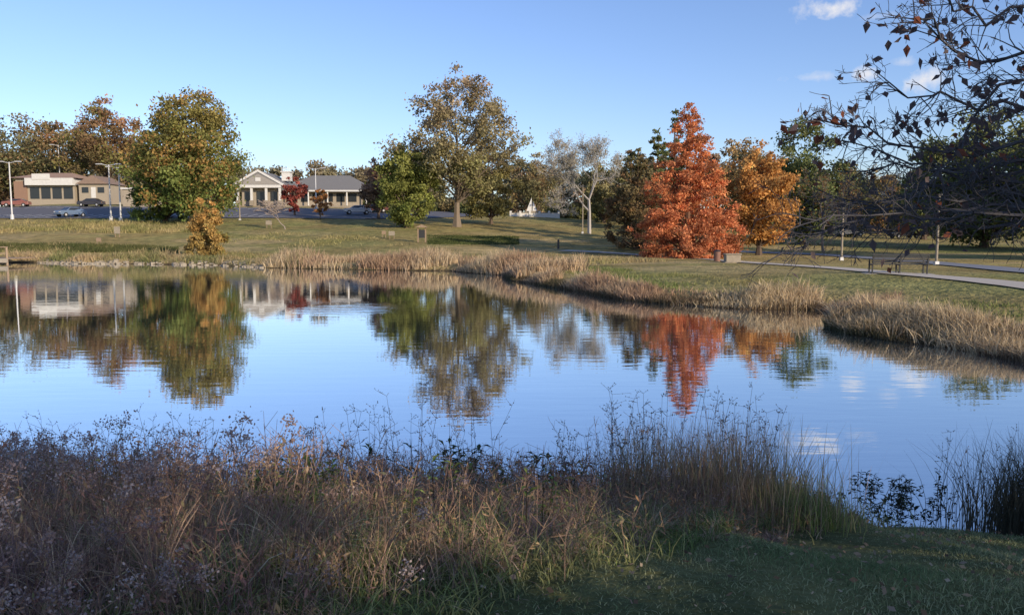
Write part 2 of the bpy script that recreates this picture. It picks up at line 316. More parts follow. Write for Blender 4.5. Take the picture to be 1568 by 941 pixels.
for px in list(range(575,760,24))+list(range(1130,1980,26)):
    spec.append((px,150+r.uniform(-8,8),314+r.integers(-14,10),24,[(.10,.10,.05),(.09,.105,.045),(.15,.12,.06)][r.integers(0,3)]))
for px in range(850,1000,22): spec.append((px,140,320+r.integers(-8,8),18,(.12,.12,.05)))
treerow('distant_shrub_row',spec,8,.28)
EL=math.radians(18.5); SH=np.array([.68,-.73])
for i,q in enumerate([-4,1,6,10.5]):
    b=SH*16+np.array([.73,.68])*q
    tree('maple_tree',0,0,0,4.6,G2,(.3,.2,.06),prof='wide',base=.1,nc=90,nl=[6500,4800,4200,4800][i],leaf=.2,seed=50+i,world=(b[0],b[1]),ht=11)
tree('maple_tree',0,0,0,7,G2,YG,prof='wide',nc=90,nl=8000,leaf=.26,seed=60,world=(66,66),ht=15)
tree('maple_tree',0,0,0,6,G2,YG,prof='wide',nc=90,nl=8000,leaf=.26,seed=61,world=(60,50),ht=12)
tree('maple_tree',0,0,0,6,G2,YG,prof='wide',nc=90,nl=8000,leaf=.26,seed=62,world=(48,60),ht=13)
# ---------------- bare trees
def grow_branch(segs,p,d,L,rad,depth,r,spread=.55,up=.15,kids=(2,4),tips=None,rat=.72,steps=3):
    p=np.array(p,float); d=np.array(d,float); d/=np.linalg.norm(d)
    rr=rad
    for k in range(steps):
        d2=d+r.normal(size=3)*.13+np.array([0,0,up*.3]); d2/=np.linalg.norm(d2); q=p+d2*L/steps; r2=rr*.86
        segs.append((*p,*q,rr,r2))
        if depth>0 and k>0:
            for _ in range(r.integers(0,2)):
                dd=d2+r.normal(size=3)*spread; dd/=np.linalg.norm(dd); grow_branch(segs,q,dd,L*rat*r.uniform(.6,1),r2*.55,depth-1,r,spread,up,kids,tips,rat,steps)
        p,d,rr=q,d2,r2
    if depth>0:
        for _ in range(r.integers(*kids)):
            dd=d+r.normal(size=3)*spread+np.array([0,0,up]); dd/=np.linalg.norm(dd); grow_branch(segs,p,dd,L*rat*r.uniform(.75,1.1),rr*.7,depth-1,r,spread,up,kids,tips,rat,steps)
    elif tips is not None: tips.append(p)
def bare(name,px,d,top,col,seed,depth=5,leafcol=None,kids=(2,4),wide=1.0,trunkL=.30,hwid=None,spread=.5,minr=.013):
    r=np.random.default_rng(seed); X=P(px,HOR,d)[0]; zg=h1(X,d); Ht=P(px,top,d)[2]-zg
    segs=[];tips=[]; grow_branch(segs,(X,d,zg-.1),(0,0,1),Ht*trunkL,Ht*.02,depth,r,spread,.22,kids,tips,.74)
    S=np.array(segs); mxz=S[:,5].max()-zg; k=Ht/mxz; S[:,[2,5]]=zg+(S[:,[2,5]]-zg)*k
    if hwid is not None:
        xm=np.percentile(S[:,3],50); w_=np.percentile(np.abs(S[:,3]-xm),97); wide=hwid/F*d/w_
        low=ss(0,Ht*.25,S[:,[2,5]]-zg)
        S[:,[0,3]]=X+((S[:,[0,3]]-X)*wide)*low+(S[:,[0,3]]-X)*(1-low)-(xm-X)*wide*.75
    else: S[:,[0,3]]=X+(S[:,[0,3]]-X)*wide
    S[:,6:]=np.maximum(S[:,6:],minr*d/100)
    mb=MB(); V,Fq=tubes(S,4); mb.add(V,Fq,np.array(col),1)
    if leafcol is not None and tips:
        T=S[S[:,6]<=minr*d/100+1e-6][:,3:6]; T=T[r.uniform(size=len(T))<.5]; T=T+r.normal(size=T.shape)*.25
        V,Fq=leaves(T,.10,.6,r); mb.add(V,Fq,np.array(leafcol),0)
    mb.build(name,[M_leaf,M_bark]); print(name,len(S))
bare('bare_ash_tree',882,105,198,(.40,.37,.34),71,depth=6,leafcol=(.40,.37,.28),kids=(2,5),hwid=70,trunkL=.2,spread=.6)
bare('bare_sapling',425,105,306,(.34,.28,.24),72,depth=5,hwid=24,spread=.6,minr=.02)
bare('bare_sapling',1262,80,255,(.2,.17,.14),75,depth=5,leafcol=(.25,.14,.06))
# ---------------- overhanging tree close on the right
r=np.random.default_rng(88); segs=[]; tips=[]
tz=h1(5.0,5.0)
trunk=[np.array([5.0,5.0,tz-.1]),np.array([4.95,5.0,tz+1.2]),np.array([4.8,5.05,2.6]),np.array([4.75,5.1,3.6]),np.array([4.85,5.1,5.4])]
for i in range(4): segs.append((*trunk[i],*trunk[i+1],[.16,.13,.11,.08][i],[.13,.11,.08,.04][i]))
limbs=[
 (trunk[2],[(1640,330),(1568,318),(1480,322),(1400,318),(1330,335),(1262,355),(1200,385)],5.0),
 (trunk[2],[(1640,300),(1568,280),(1500,270),(1420,285),(1340,310),(1275,300)],5.3),
 (trunk[2],[(1660,335),(1568,330),(1490,325),(1410,335),(1330,330),(1225,345)],4.7),
 (trunk[2],[(1660,345),(1568,345),(1500,350),(1430,342),(1360,352),(1290,348),(1230,368)],5.4),
 (trunk[2],[(1660,310),(1568,300),(1500,302),(1420,300),(1350,318),(1290,322)],5.1),
 (trunk[3],[(1640,250),(1568,215),(1490,240),(1400,225),(1330,195),(1268,182)],5.0),
 (trunk[3],[(1640,240),(1568,245),(1500,262),(1430,262),(1370,250),(1320,262)],5.2),
 (trunk[3],[(1640,190),(1568,165),(1500,170),(1440,140),(1390,150),(1345,128)],5.2),
 (trunk[3],[(1640,120),(1568,80),(1500,95),(1440,60),(1400,30)],4.8),
 (trunk[4],[(1640,20),(1568,10),(1510,40),(1460,18),(1430,-10)],5.1),
 (trunk[3],[(1660,150),(1590,120),(1530,130),(1480,200),(1440,260),(1400,300)],4.9),
 (trunk[3],[(1640,260),(1568,262),(1490,285),(1420,250),(1350,232),(1290,215)],5.3),
 (trunk[4],[(1640,-40),(1568,-60),(1480,-30),(1400,-80)],5.1),
]
for li,(st_,pl,dep) in enumerate(limbs):
    pts=[st_]+[P(a,b,dep+r.uniform(-.15,.15)) for a,b in pl]; nP=len(pts)
    for i in range(nP-1):
        a,b=pts[i],pts[i+1]; m=(a+b)/2+r.normal(size=3)*.03
        r0=.013*(1-i/nP)**1.3+.0028; r1=.013*(1-(i+1)/nP)**1.3+.0028
        segs.append((*a,*m,r0,(r0+r1)/2)); segs.append((*m,*b,(r0+r1)/2,r1))
        if i>0:
            for q in (a,(a+m)/2,m,(m+b)/2,b):
                for _ in range(r.integers(1,3)):
                    d=(b-a)/np.linalg.norm(b-a)+r.normal(size=3)*.6; d[1]*=.7
                    grow_branch(segs,q,d,r.uniform(.09,.20),.0042,r.integers(1,4),r,.6,.0,(1,3),tips,.75,3)
S=np.array(segs); S[:,6:]=np.maximum(S[:,6:],.0016)
mb=MB(); V,Fq=tubes(S,5); mb.add(V,Fq,np.array((.11,.105,.11)),1)
T=np.array(tips); sc=(T[:,2]>3.05)
pick=np.where(sc,r.uniform(0,1,len(T))<.26,r.uniform(0,1,len(T))<.05); T=T[pick]
T=T+np.stack([r.normal(size=len(T))*.01,r.normal(size=len(T))*.01,-r.uniform(.01,.03,len(T))],1)
N=len(T); a=r.normal(size=(N,3)); a[:,2]=-np.abs(a[:,2])-.2; a/=np.linalg.norm(a,axis=1,keepdims=True); bb=np.cross(a,r.normal(size=(N,3))); bb/=np.linalg.norm(bb,axis=1,keepdims=True)
nrm=np.cross(a,bb); Ls=r.uniform(.04,.07,N)[:,None]
p0=T;p1=T+a*Ls*.45+bb*Ls*.36+nrm*Ls*.08;p2=T+a*Ls*1.25;p3=T+a*Ls*.5-nrm*Ls*.05;p4=T+a*Ls*.45-bb*Ls*.36+nrm*Ls*.08
V=np.stack([p0,p1,p2,p3,p4],1).reshape(-1,3); bI=(np.arange(N)*5)[:,None]
Fq=np.concatenate([bI+np.array([[0,1,2,3]]),bI+np.array([[0,3,2,4]])]); lc=np.where(r.uniform(0,1,(N,1))<.2,np.array([[.27,.10,.06]]),np.array([[.15,.115,.11]]))
mb.add(V,Fq,np.repeat(lc,5,0),0); mb.build('overhanging_tree',[M_leaf,M_bark]); print('overhang',len(S),N)
# ---------------- far shore reeds
def shorepts(i0,i1,n,off,r,loc=None):
    idxs=np.arange(i0,i1); A_=poly[idxs]; B_=poly[(idxs+1)%len(poly)]; L=np.linalg.norm(B_-A_,axis=1); k=r.choice(len(idxs),n,p=L/L.sum()); t=r.uniform(0,1,n)[:,None]
    p=A_[k]*(1-t)+B_[k]*t; d=(B_-A_)[k]; nrm=np.stack([-d[:,1],d[:,0]],1); nrm/=np.linalg.norm(nrm,axis=1,keepdims=True)
    return p+nrm*off[:,None]
def grassmesh(name,p,r,hr,wid,colA,colB,seed,lean,hv=.35):
    n=len(p); z=H(p[:,0],p[:,1]); base=np.stack([p[:,0],p[:,1],np.maximum(z,-.05)-.02],1)
    k=np.clip(.5+.6*sn(p[:,0],p[:,1],seed+1,.8)+r.normal(size=n)*.2,0,1)[:,None]; col=np.array(colA)*(1-k)+np.array(colB)*k; col=col*r.uniform(.65,1.3,(n,1))
    hm=np.clip(.72+hv*sn(p[:,0],p[:,1],seed+2,1.1),.25,1.3)
    V,Fq,Cc=blades(base,r.uniform(*hr,n)*hm,r.uniform(0.05,lean*2,n),wid*r.uniform(.6,1.4,n),col,r)
    mb=MB(); mb.add(V,Fq,Cc); return mb.build(name,[M_grass])
def reeds(name,i0,i1,n,offr,hr,wid,colA,colB,seed,lean=.35,thr=-.6,f=.9,hv=.35):
    r=np.random.default_rng(seed); off=r.uniform(offr[0],offr[1],n)
    p=shorepts(i0,i1,n,off,r); 
    m=(sn(p[:,0],p[:,1],seed,f)+r.normal(size=n)*.3>thr)&(sdist(p[:,0],p[:,1])>-.25); p=p[m]
    return grassmesh(name,p,r,hr,wid,colA,colB,seed,lean,hv)
def field(name,a0,a1,d0,d1,n,hr,wid,colA,colB,seed,thr=0,f=.5):
    r=np.random.default_rng(seed); y=r.uniform(d0,d1,n); x=(r.uniform(a0,a1,n)-784)/F*y
    m=(sn(x,y*2,seed,f)+r.normal(size=n)*.25>thr)&(sdist(x,y)>.3); return grassmesh(name,np.stack([x,y],1)[m],r,hr,wid,colA,colB,seed,.5)
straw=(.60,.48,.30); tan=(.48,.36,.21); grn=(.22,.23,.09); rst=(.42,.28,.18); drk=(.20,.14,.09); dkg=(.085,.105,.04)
reeds('reed_bank',0,7,9000,(.2,3.0),(.4,.95),.05,tan,grn,101,.5,-.2)
reeds('reed_bank',6,11,17000,(0,4.0),(.5,1.25),.05,straw,rst,102,.35,-.6,.7,.45)
reeds('reed_bank',10,19,18000,(-.1,1.1),(.3,.8),.03,straw,rst,103,.55,-.35,1.0,.45)
reeds('reed_bank',18,24,17000,(-.1,1.7),(.25,.66),.02,straw,rst,104,.7,-.6,1.2,.45)
reeds('sedge_bank',10,24,18000,(-.18,.5),(.2,.42),.025,drk,(.12,.11,.06),107,.6,-1.2)
reeds('grass_fringe',10,24,26000,(1.0,6.5),(.10,.32),.028,(.36,.31,.14),(.19,.23,.08),105,.6,-.2)
reeds('grass_fringe',0,10,24000,(1.5,14),(.2,.65),.05,(.46,.35,.19),(.26,.25,.10),106,.6,.15,.5)
field('meadow_grass',-60,330,97,114,20000,(.4,1.0),.08,(.46,.37,.18),(.27,.26,.10),111,.0,.3)
field('meadow_grass',300,640,84,100,9000,(.2,.5),.07,(.44,.36,.18),(.27,.26,.10),112,.35,.4)
field('shadow_band_grass',-60,275,76,82.5,16000,(.2,.55),.07,dkg,(.15,.15,.06),113,-.35,.3)  # shadow band on the far left lawn, painted as dark green blades
field('shadow_band_grass',655,795,85,97,12000,(.1,.3),.08,dkg,(.12,.14,.05),114,-.4,.3)  # tree shadow band near the tall oak, put into dark blade colour
# ---------------- paths and roads
M_path=plain('path_gravel',(.50,.44,.35),.9,0,.15,8); M_asph=plain('asphalt',(.12,.12,.13),.9,0,.2,5); M_paint=plain('white_paint',(.75,.75,.72),.6); M_kerb=plain('kerb_concrete',(.38,.36,.32),.85)
M_road2=plain('road_asphalt_pale',(.20,.21,.23),.9,0,.15,4)
def strip(name,pts,w,mat,lift=.05):
    pts=np.array(pts,float); o=[]
    for i in range(len(pts)-1):
        L=np.linalg.norm(pts[i+1]-pts[i]); k=max(2,int(L/1.0))
        for t in np.linspace(0,1,k,endpoint=False): o.append(pts[i]*(1-t)+pts[i+1]*t)
    o.append(pts[-1]); o=np.array(o)
    for _ in range(6): o[1:-1]=(o[:-2]+o[1:-1]*2+o[2:])/4
    d=np.gradient(o,axis=0); nrm=np.stack([-d[:,1],d[:,0]],1); nrm/=np.linalg.norm(nrm,axis=1,keepdims=True)
    cols=[]; K=4
    for k in range(K+1):
        q=o+nrm*w*(k/K-.5); cols.append(np.stack([q[:,0],q[:,1],H(q[:,0],q[:,1])+lift],1))
    V=np.stack(cols,1).reshape(-1,3); n_=len(o); ix=np.arange(n_*(K+1)).reshape(n_,K+1); Fq=np.stack([ix[:-1,:-1],ix[:-1,1:],ix[1:,1:],ix[1:,:-1]],-1).reshape(-1,4)
    mb=MB(); mb.add(V,Fq,(0,0,0)); return mb.build(name,[mat])
pp=[hit(a,b)[:2] for a,b in [(860,384),(960,389),(1060,396),(1140,402),(1220,407),(1300,413),(1400,422),(1480,428),(1568,437),(1640,447)]]
strip('footpath',pp,1.6,M_path)
pp=[hit(a,b)[:2] for a,b in [(1090,383),(1180,387),(1260,390),(1340,396),(1420,402),(1500,409),(1568,416),(1680,425)]]
strip('road',pp,2.6,M_road2,.06)
pp=[P(a,HOR,d)[:2] for a,d in [(-400,135),(0,135),(220,135),(380,134),(560,136),(700,150)]]
strip('parking_lot',pp,26,M_asph,.08)
for dd in (121.6,148.4):
    strip('kerb',[P(a,HOR,dd)[:2] for a in (-400,0,220,400,560)],.3,M_kerb,.18)
mb=MB()
for px in range(-300,420,16):
    for d in (126,144):
        X=P(px,HOR,d)[0]; z1=h1(X,d-2.4)+.12; z2=h1(X,d+2.4)+.12; mb.add([(X-.08,d-2.4,z1),(X+.08,d-2.4,z1),(X+.08,d+2.4,z2),(X-.08,d+2.4,z2)],[[0,1,2,3]],(0,0,0))
mb.build('parking_markings',[M_paint])
# ---------------- part helpers
def empty(name,x,y,z,rot=0):
    e=bpy.data.objects.new(name,None); e.location=(x,y,z); e.rotation_euler=(0,0,rot); bpy.context.scene.collection.objects.link(e); return e
def part(name,verts,faces,mat,par,bev=0,smooth=False):
    me=bpy.data.meshes.new(name); me.from_pydata([tuple(v) for v in verts],[],faces); me.materials.append(mat); me.update()
    ob=bpy.data.objects.new(name,me); bpy.context.scene.collection.objects.link(ob); ob.parent=par
    if smooth:
        for p_ in me.polygons: p_.use_smooth=True
    if bev:
        m=ob.modifiers.new('b','BEVEL'); m.width=bev; m.segments=2
    return ob
def box(name,x0,x1,y0,y1,z0,z1,mat,par,bev=0):
    return part(name,[(x0,y0,z0),(x1,y0,z0),(x1,y1,z0),(x0,y1,z0),(x0,y0,z1),(x1,y0,z1),(x1,y1,z1),(x0,y1,z1)],[(0,3,2,1),(4,5,6,7),(0,1,5,4),(1,2,6,5),(2,3,7,6),(3,0,4,7)],mat,par,bev)
def cyl(name,p0,p1,r0,r1,mat,par,sides=12):
    V,Fq=tubes([(*p0,*p1,r0,r1)],sides); f=[tuple(int(i) for i in q) for q in Fq]+[tuple(range(sides-1,-1,-1)),tuple(range(sides,2*sides))]
    return part(name,V,f,mat,par)
def hip(name,x0,x1,y0,y1,z0,z1,inset,mat,par):
    ym=(y0+y1)/2
    return part(name,[(x0,y0,z0),(x1,y0,z0),(x1,y1,z0),(x0,y1,z0),(x0+inset,ym,z1),(x1-inset,ym,z1)],[(0,1,5,4),(1,2,5),(2,3,4,5),(3,0,4),(0,3,2,1)],mat,par)
def gable(name,x0,x1,y0,y1,z0,z1,mat,par):
    xm=(x0+x1)/2
    return part(name,[(x0,y0,z0),(x1,y0,z0),(xm,y0,z1),(x0,y1,z0),(x1,y1,z0),(xm,y1,z1)],[(0,1,2),(3,5,4),(0,2,5,3),(1,4,5,2),(0,3,4,1)],mat,par)
M_white=plain('white_trim',(.62,.61,.57),.6); M_cream=plain('cream_wall',(.34,.29,.22),.8); M_roof=plain('grey_shingle',(.19,.185,.175),.9,0,.25,6,.3); M_glass=plain('window_glass',(.03,.035,.04),.15)
M_brick=plain('brown_brick',(.26,.16,.11),.85,0,.2,9); M_wood=plain('weathered_wood',(.28,.2,.13),.85,0,.3,6,.3); M_dark=plain('black_metal',(.03,.03,.03),.5); M_steel=plain('pale_steel',(.55,.55,.54),.45,.2)
M_stone=plain('limestone',(.28,.24,.18),.9,0,.35,4,.5); M_tyre=plain('tyre_rubber',(.02,.02,.02),.8); M_gwall=plain('gable_siding',(.30,.28,.25),.8)
d=155; x0=P(366,HOR,d)[0]; zg=P(470,316,d)[2]; E=empty('clubhouse_building',x0,d,zg)
box('foundation',-.5,25.4,-.5,12,-2,.12,M_stone,E)
box('gable_block_wall',.8,8.2,0,10,.12,4.0,M_cream,E)
gable('gable_roof',-.3,9.3,-1.6,10,4.05,6.75,M_roof,E)
gable('gable_face',.6,8.4,-1.68,-1.62,4.1,6.1,M_gwall,E)
part('gable_trim_left',[(-.6,-1.72,3.85),(-.2,-1.72,3.85),(4.5,-1.72,6.5),(4.5,-1.72,6.95),(-.6,-1.72,4.1)],[(0,1,2,3,4)],M_white,E)
part('gable_trim_right',[(9.6,-1.72,3.85),(9.2,-1.72,3.85),(4.5,-1.72,6.5),(4.5,-1.72,6.95),(9.6,-1.72,4.1)],[(4,3,2,1,0)],M_white,E)
box('gable_vent',4.0,5.0,-1.76,-1.73,4.7,5.4,M_white,E)
box('porch_beam',.2,8.8,-1.7,-1.23,3.5,4.04,M_white,E)
for i,x in enumerate((.5,3.1,5.9,8.5)): box('porch_column_%d'%i,x-.2,x+.2,-1.55,-1.15,.12,3.5,M_white,E); box('column_pier_%d'%i,x-.35,x+.35,-1.71,-1.0,.121,1.1,M_stone,E)
box('entrance_door',3.6,5.4,-.06,-.01,.12,2.8,M_glass,E); box('window_a',1.3,2.7,-.06,-.01,1,2.8,M_glass,E); box('window_b',6.3,7.7,-.06,-.01,1,2.8,M_glass,E)
box('wing_wall',8.21,23.8,1,11,.12,3.0,M_cream,E)
hip('wing_roof',7.5,26.0,-.8,12.5,3.05,6.3,5.5,M_roof,E)
box('wing_fascia',9.4,26.0,-.86,-.81,2.8,3.1,M_white,E)
for i in range(6): box('wing_window_%d'%i,9.6+i*2.3,11.2+i*2.3,.94,.99,.9,2.5,M_glass,E)
for i in range(5): cyl('wing_column_%d'%i,(10+i*3.7,-.5,.12),(10+i*3.7,-.5,2.8),.14,.14,M_white,E)
box('cupola_base',7.1,8.7,5,7,5.2,6.9,M_white,E); box('cupola_cap',6.9,8.9,4.8,7.2,6.9,7.1,M_white,E)
for i in range(5): cyl('cupola_finial_%d'%i,(7.1+i*.4,5,7.1),(7.1+i*.4,5,8.0),.05,.03,M_white,E,6)
box('cupola_rail',7.1,8.7,4.97,5.03,7.6,7.68,M_white,E)
d=158; E=empty('shop_building',P(28,HOR,d)[0],d,P(60,306,d)[2])
box('walls',0,11.5,0,10,-3,4.2,M_cream,E); box('canopy_fascia',2.5,11.8,-1.2,10.2,2.8,4.2,M_white,E); box('parapet',4,7.5,-1.3,-1.21,3.9,5.0,M_white,E); box('brick_pier_a',-.2,2.3,-.3,-.01,-3,3.6,M_brick,E)
hip('roof',-1,12.5,-.9,11,4.23,5.6,4,plain('terracotta_roof',(.36,.24,.17),.9),E)
for i in range(4): box('shopfront_%d'%i,2.8+i*2.2,4.6+i*2.2,-.06,-.01,.2,2.5,M_glass,E)
E=empty('village_house',P(124,HOR,158)[0],158,P(145,303,158)[2]); box('walls',0,5.6,0,7,-3,2.7,M_cream,E); gable('roof',-.4,6.0,-.5,7.5,2.72,4.4,plain('brown_shingle',(.24,.17,.13),.9),E)
box('window_1',.6,1.9,-.06,-.01,1,2.1,M_glass,E); box('window_2',3.7,5.0,-.06,-.01,1,2.1,M_glass,E); box('door',2.4,3.3,-.06,-.01,0,2.1,M_white,E)
E=empty('tan_shed',P(190,HOR,150)[0],150,P(200,308,150)[2]); box('walls',0,5.5,0,4,-3,2.2,M_cream,E); box('flat_roof',-.3,5.8,-.3,4.3,2.21,2.5,M_white,E); box('door',2,3.2,-.06,-.01,-.4,1.8,M_glass,E)
def lamp(px,base_d,toprow,arms=2,h=None):
    X=P(px,HOR,base_d)[0]; zg=h1(X,base_d); Ht=P(px,toprow,base_d)[2]-zg; E=empty('street_lamp',X,base_d,zg)
    cyl('base',(0,0,-.1),(0,0,.7),.28,.25,M_steel,E); cyl('pole',(0,0,.7),(0,0,Ht),.12,.08,M_steel,E)
    for s in ([-1,1] if arms==2 else [-1]):
        cyl('arm',(0,0,Ht-.15),(s*1.0,0,Ht+.05),.05,.05,M_steel,E,8); box('lamp_head',min(s*.9,s*1.8),max(s*.9,s*1.8),-.2,.2,Ht,Ht+.14,M_steel,E,.03)
lamp(171,117,252);lamp(186,115,256);lamp(20,121,248);lamp(96,170,222,1);lamp(485,140,258);lamp(1215,110,240,1)
for px,bd,tr in [(1290,62,310),(1436,52,300),(368,118,286),(892,105,285)]:
    X=P(px,HOR,bd)[0]; zg=h1(X,bd); Ht=P(px,tr,bd)[2]-zg; E=empty('utility_pole',X,bd,zg); cyl('shaft',(0,0,-.1),(0,0,Ht),.09,.06,M_stone,E); box('cap',-.13,.13,-.13,.13,Ht,Ht+.12,M_dark,E); box('collar',-.13,.13,-.13,.13,-.05,.25,M_steel,E)
def car(name,px,d,col,rot,sc=1.0):
    X=P(px,HOR,d)[0]; E=empty(name,X,d,h1(X,d)+.12,rot); m=plain('car_paint',col,.25,.1,.03); 
    prof=[(-2.2,.35),(-2.25,.75),(-2.1,.95),(-1.2,1.02),(-.55,1.45),(.9,1.47),(1.7,1.05),(2.15,.95),(2.2,.4)]
    V=[];ys_=[-.88,.88]
    for y in ys_:
        for (a,b) in prof: V.append((a,y*(.8 if b>1.2 else 1),b))
    k=len(prof); f=[tuple(range(k-1,-1,-1)),tuple(range(k,2*k))]+[(i,(i+1)%k,(i+1)%k+k,i+k) for i in range(k)]
    part('body',V,f,m,E,.05)
    for s in (-1,1):
        part('side_window',[(-1.05,s*.885,1.03),(-.5,s*.74,1.39),(.85,s*.74,1.40),(1.5,s*.885,1.05)],[(0,1,2,3)],M_glass,E)
        for x in (-1.4,1.4):
            cyl('wheel',(x,s*.72,.33),(x,s*.92,.33),.34,.34,M_tyre,E,18); cyl('hub',(x,s*.9,.33),(x,s*.94,.33),.18,.16,M_steel,E,10)
    part('windscreen',[(-1.18,-.72,1.06),(-1.18,.72,1.06),(-.6,.62,1.44),(-.6,-.62,1.44)],[(0,1,2,3)],M_glass,E)
    part('rear_window',[(1.66,-.72,1.10),(1.66,.72,1.10),(.98,.62,1.47),(.98,-.62,1.47)],[(0,3,2,1)],M_glass,E)
    for s in (-1,1): box('headlight',-2.27,-2.2,s*.62-.16,s*.62+.16,.66,.8,M_white,E); box('tail_light',2.17,2.24,s*.65-.14,s*.65+.14,.68,.84,M_brick,E)
    E.scale=(sc,)*3
car('parked_car',110,124,(.14,.20,.30),1.1);car('parked_car',548,132,(.5,.5,.5),.3,1.0);car('parked_car',28,146,(.25,.1,.08),.2);car('parked_car',142,146,(.05,.05,.06),0);car('parked_car',575,138,(.15,.06,.05),.2);car('parked_car',1385,120,(.06,.06,.07),.1);car('parked_car',1300,124,(.5,.5,.5),.1)
X,Y,Z=hit(1374,419); E=empty('park_bench',X,Y,Z,-.15)
hwid=1.25
for i in range(4): box('seat_slat_%d'%i,-hwid,hwid,-.25+i*.12,-.16+i*.12,.43,.46,M_dark,E)
for i in range(4): box('back_slat_%d'%i,-hwid,hwid,-.36-.03*i,-.33-.03*i,.52+i*.11,.60+i*.11,M_dark,E)
for i,x in enumerate((-hwid+.05,0,hwid-.05)):
    box('back_support_%d'%i,x-.03,x+.03,-.42,-.37,.43,.95,M_dark,E); box('rear_leg_%d'%i,x-.03,x+.03,-.33,-.27,0,.43,M_dark,E); box('front_leg_%d'%i,x-.03,x+.03,.18,.24,0,.43,M_dark,E); box('seat_rail_%d'%i,x-.03,x+.03,-.33,.24,.39,.428,M_dark,E)
    if i!=1: box('armrest_%d'%i,x-.04,x+.04,-.38,.25,.66,.70,M_dark,E); box('arm_post_%d'%i,x-.03,x+.03,.19,.24,.46,.66,M_dark,E)
box('bench_pad',-1.5,1.5,-.5,.5,-.1,.012,M_kerb,E)
X,Y,Z=hit(1121,402); E=empty('utility_box',X,Y,Z); box('cabinet',-.5,.5,-.35,.35,0,.55,M_stone,E,.03); box('lid',-.56,.56,-.41,.41,.555,.62,M_stone,E); box('plinth',-.62,.62,-.48,.48,-.1,.05,M_stone,E)
X,Y,Z=hit(1098,400); E=empty('trash_can',X,Y,Z); cyl('bin',(0,0,0),(0,0,.7),.22,.26,plain('rust_paint',(.2,.1,.07),.7),E,16); cyl('lid',(0,0,.71),(0,0,.83),.28,.14,M_dark,E,16)
def kiosk(px,py,name='trail_kiosk',k=1.0):
    X,Y,Z=hit(px,py); E=empty(name,X,Y,Z); a=k
    box('post_left',-.5*a,-.36*a,-.07,.07,0,1.7*a,M_wood,E); box('post_right',.36*a,.5*a,-.07,.07,0,1.7*a,M_wood,E); box('panel',-.35*a,.35*a,-.03,.03,.5*a,1.45*a,M_dark,E); gable('roof',-.75*a,.75*a,-.35,.35,1.71*a,2.05*a,M_wood,E)
kiosk(646,371,k=.95)
def sign(px,py,w,h,ph,mat):
    X,Y,Z=hit(px,py); E=empty('park_sign',X,Y,Z); cyl('post_left',(-w*.35,0,0),(-w*.35,0,ph),.04,.04,M_wood,E,8); cyl('post_right',(w*.35,0,0),(w*.35,0,ph),.04,.04,M_wood,E,8); box('panel',-w/2,w/2,-.09,-.045,ph-h,ph,mat,E,.01)
sign(180,363,.7,.8,1.2,M_stone); sign(600,366,.7,.5,.9,M_stone);sign(588,364,.5,.4,.8,M_wood);sign(152,376,.5,.4,.8,M_wood);sign(412,350,.8,.6,1.1,M_stone)
X,Y,Z=hit(855,381); E=empty('trail_marker_post',X,Y,Z); box('post',-.1,.1,-.1,.1,0,.8,M_dark,E); part('cap',[(-.13,-.13,.8),(.13,-.13,.8),(.13,.13,.8),(-.13,.13,.8),(0,0,.98)],[(0,1,4),(1,2,4),(2,3,4),(3,0,4),(0,3,2,1)],M_dark,E)
d=138; X=P(814,HOR,d)[0]; Z=P(814,331,d)[2]; E=empty('white_monument',X,d,Z); 
part('sail_left',[(-.9,-.3,0.9),(0,-.3,.9),(0,0,3.2),(-.9,.3,.9),(0,.3,.9)],[(0,1,2),(0,2,3),(3,2,4),(1,4,2),(0,3,4,1)],M_white,E); part('sail_right',[(.15,-.3,.9),(.95,-.3,.9),(.2,0,2.6),(.95,.3,.9),(.15,.3,.9)],[(0,1,2),(1,3,2),(3,4,2),(4,0,2),(0,4,3,1)],M_white,E); box('pedestal',-1.1,1.1,-.7,.7,-.5,.9,M_stone,E)
E=empty('low_white_wall',P(782,HOR,137)[0],137,P(814,331,137)[2])
wl=(855-782)/F*137; box('wall',0,wl,0,.3,-1,.55,M_white,E); box('coping',-.1,wl+.1,-.06,.36,.552,.66,M_stone,E)
for i in range(6): box('pier_%d'%i,i*wl/5-.18,i*wl/5+.18,-.1,.4,-1,.9,M_white,E)
X,Y=W0(10,403); E=empty('wooden_dock',X,Y-1,0)
for i in range(16): box('plank_%d'%i,-4+i*.36,-3.68+i*.36,-1.6,2.2,.42,.48,M_wood,E)
box('fascia',-4,1.76,-1.66,-1.61,.15,.5,M_stone,E)
for x in (-3.8,-1.9,0,1.65):
    cyl('pile',(x,-1.5,-1),(x,-1.5,1.35),.09,.08,M_wood,E,8)
box('handrail',-3.9,1.75,-1.55,-1.45,1.36,1.43,M_wood,E); box('mid_rail',-3.9,1.75,-1.52,-1.48,.86,.93,M_wood,E)
r=np.random.default_rng(31); mb=MB()
cube=np.array([(-1,-1,-1),(1,-1,-1),(1,1,-1),(-1,1,-1),(-1,-1,1),(1,-1,1),(1,1,1),(-1,1,1)],float); cf=np.array([(0,3,2,1),(4,5,6,7),(0,1,5,4),(1,2,6,5),(2,3,7,6),(3,0,4,7)])
pts_=shorepts(2,6,230,r.uniform(-.2,.6,230),r)
for q in pts_:
    z=max(h1(q[0],q[1]),0); s_=r.uniform(.05,.18); c=cube*np.array([s_*r.uniform(.8,1.6),s_,s_*.6])*r.uniform(.65,1.15,(8,3)); a=r.uniform(0,3); R_=np.array([[math.cos(a),-math.sin(a),0],[math.sin(a),math.cos(a),0],[0,0,1]]); mb.add(c@R_.T+np.array([q[0],q[1],z+s_*.1]),cf,(.4,.4,.4))
mb.build('riprap_rocks',[M_stone])
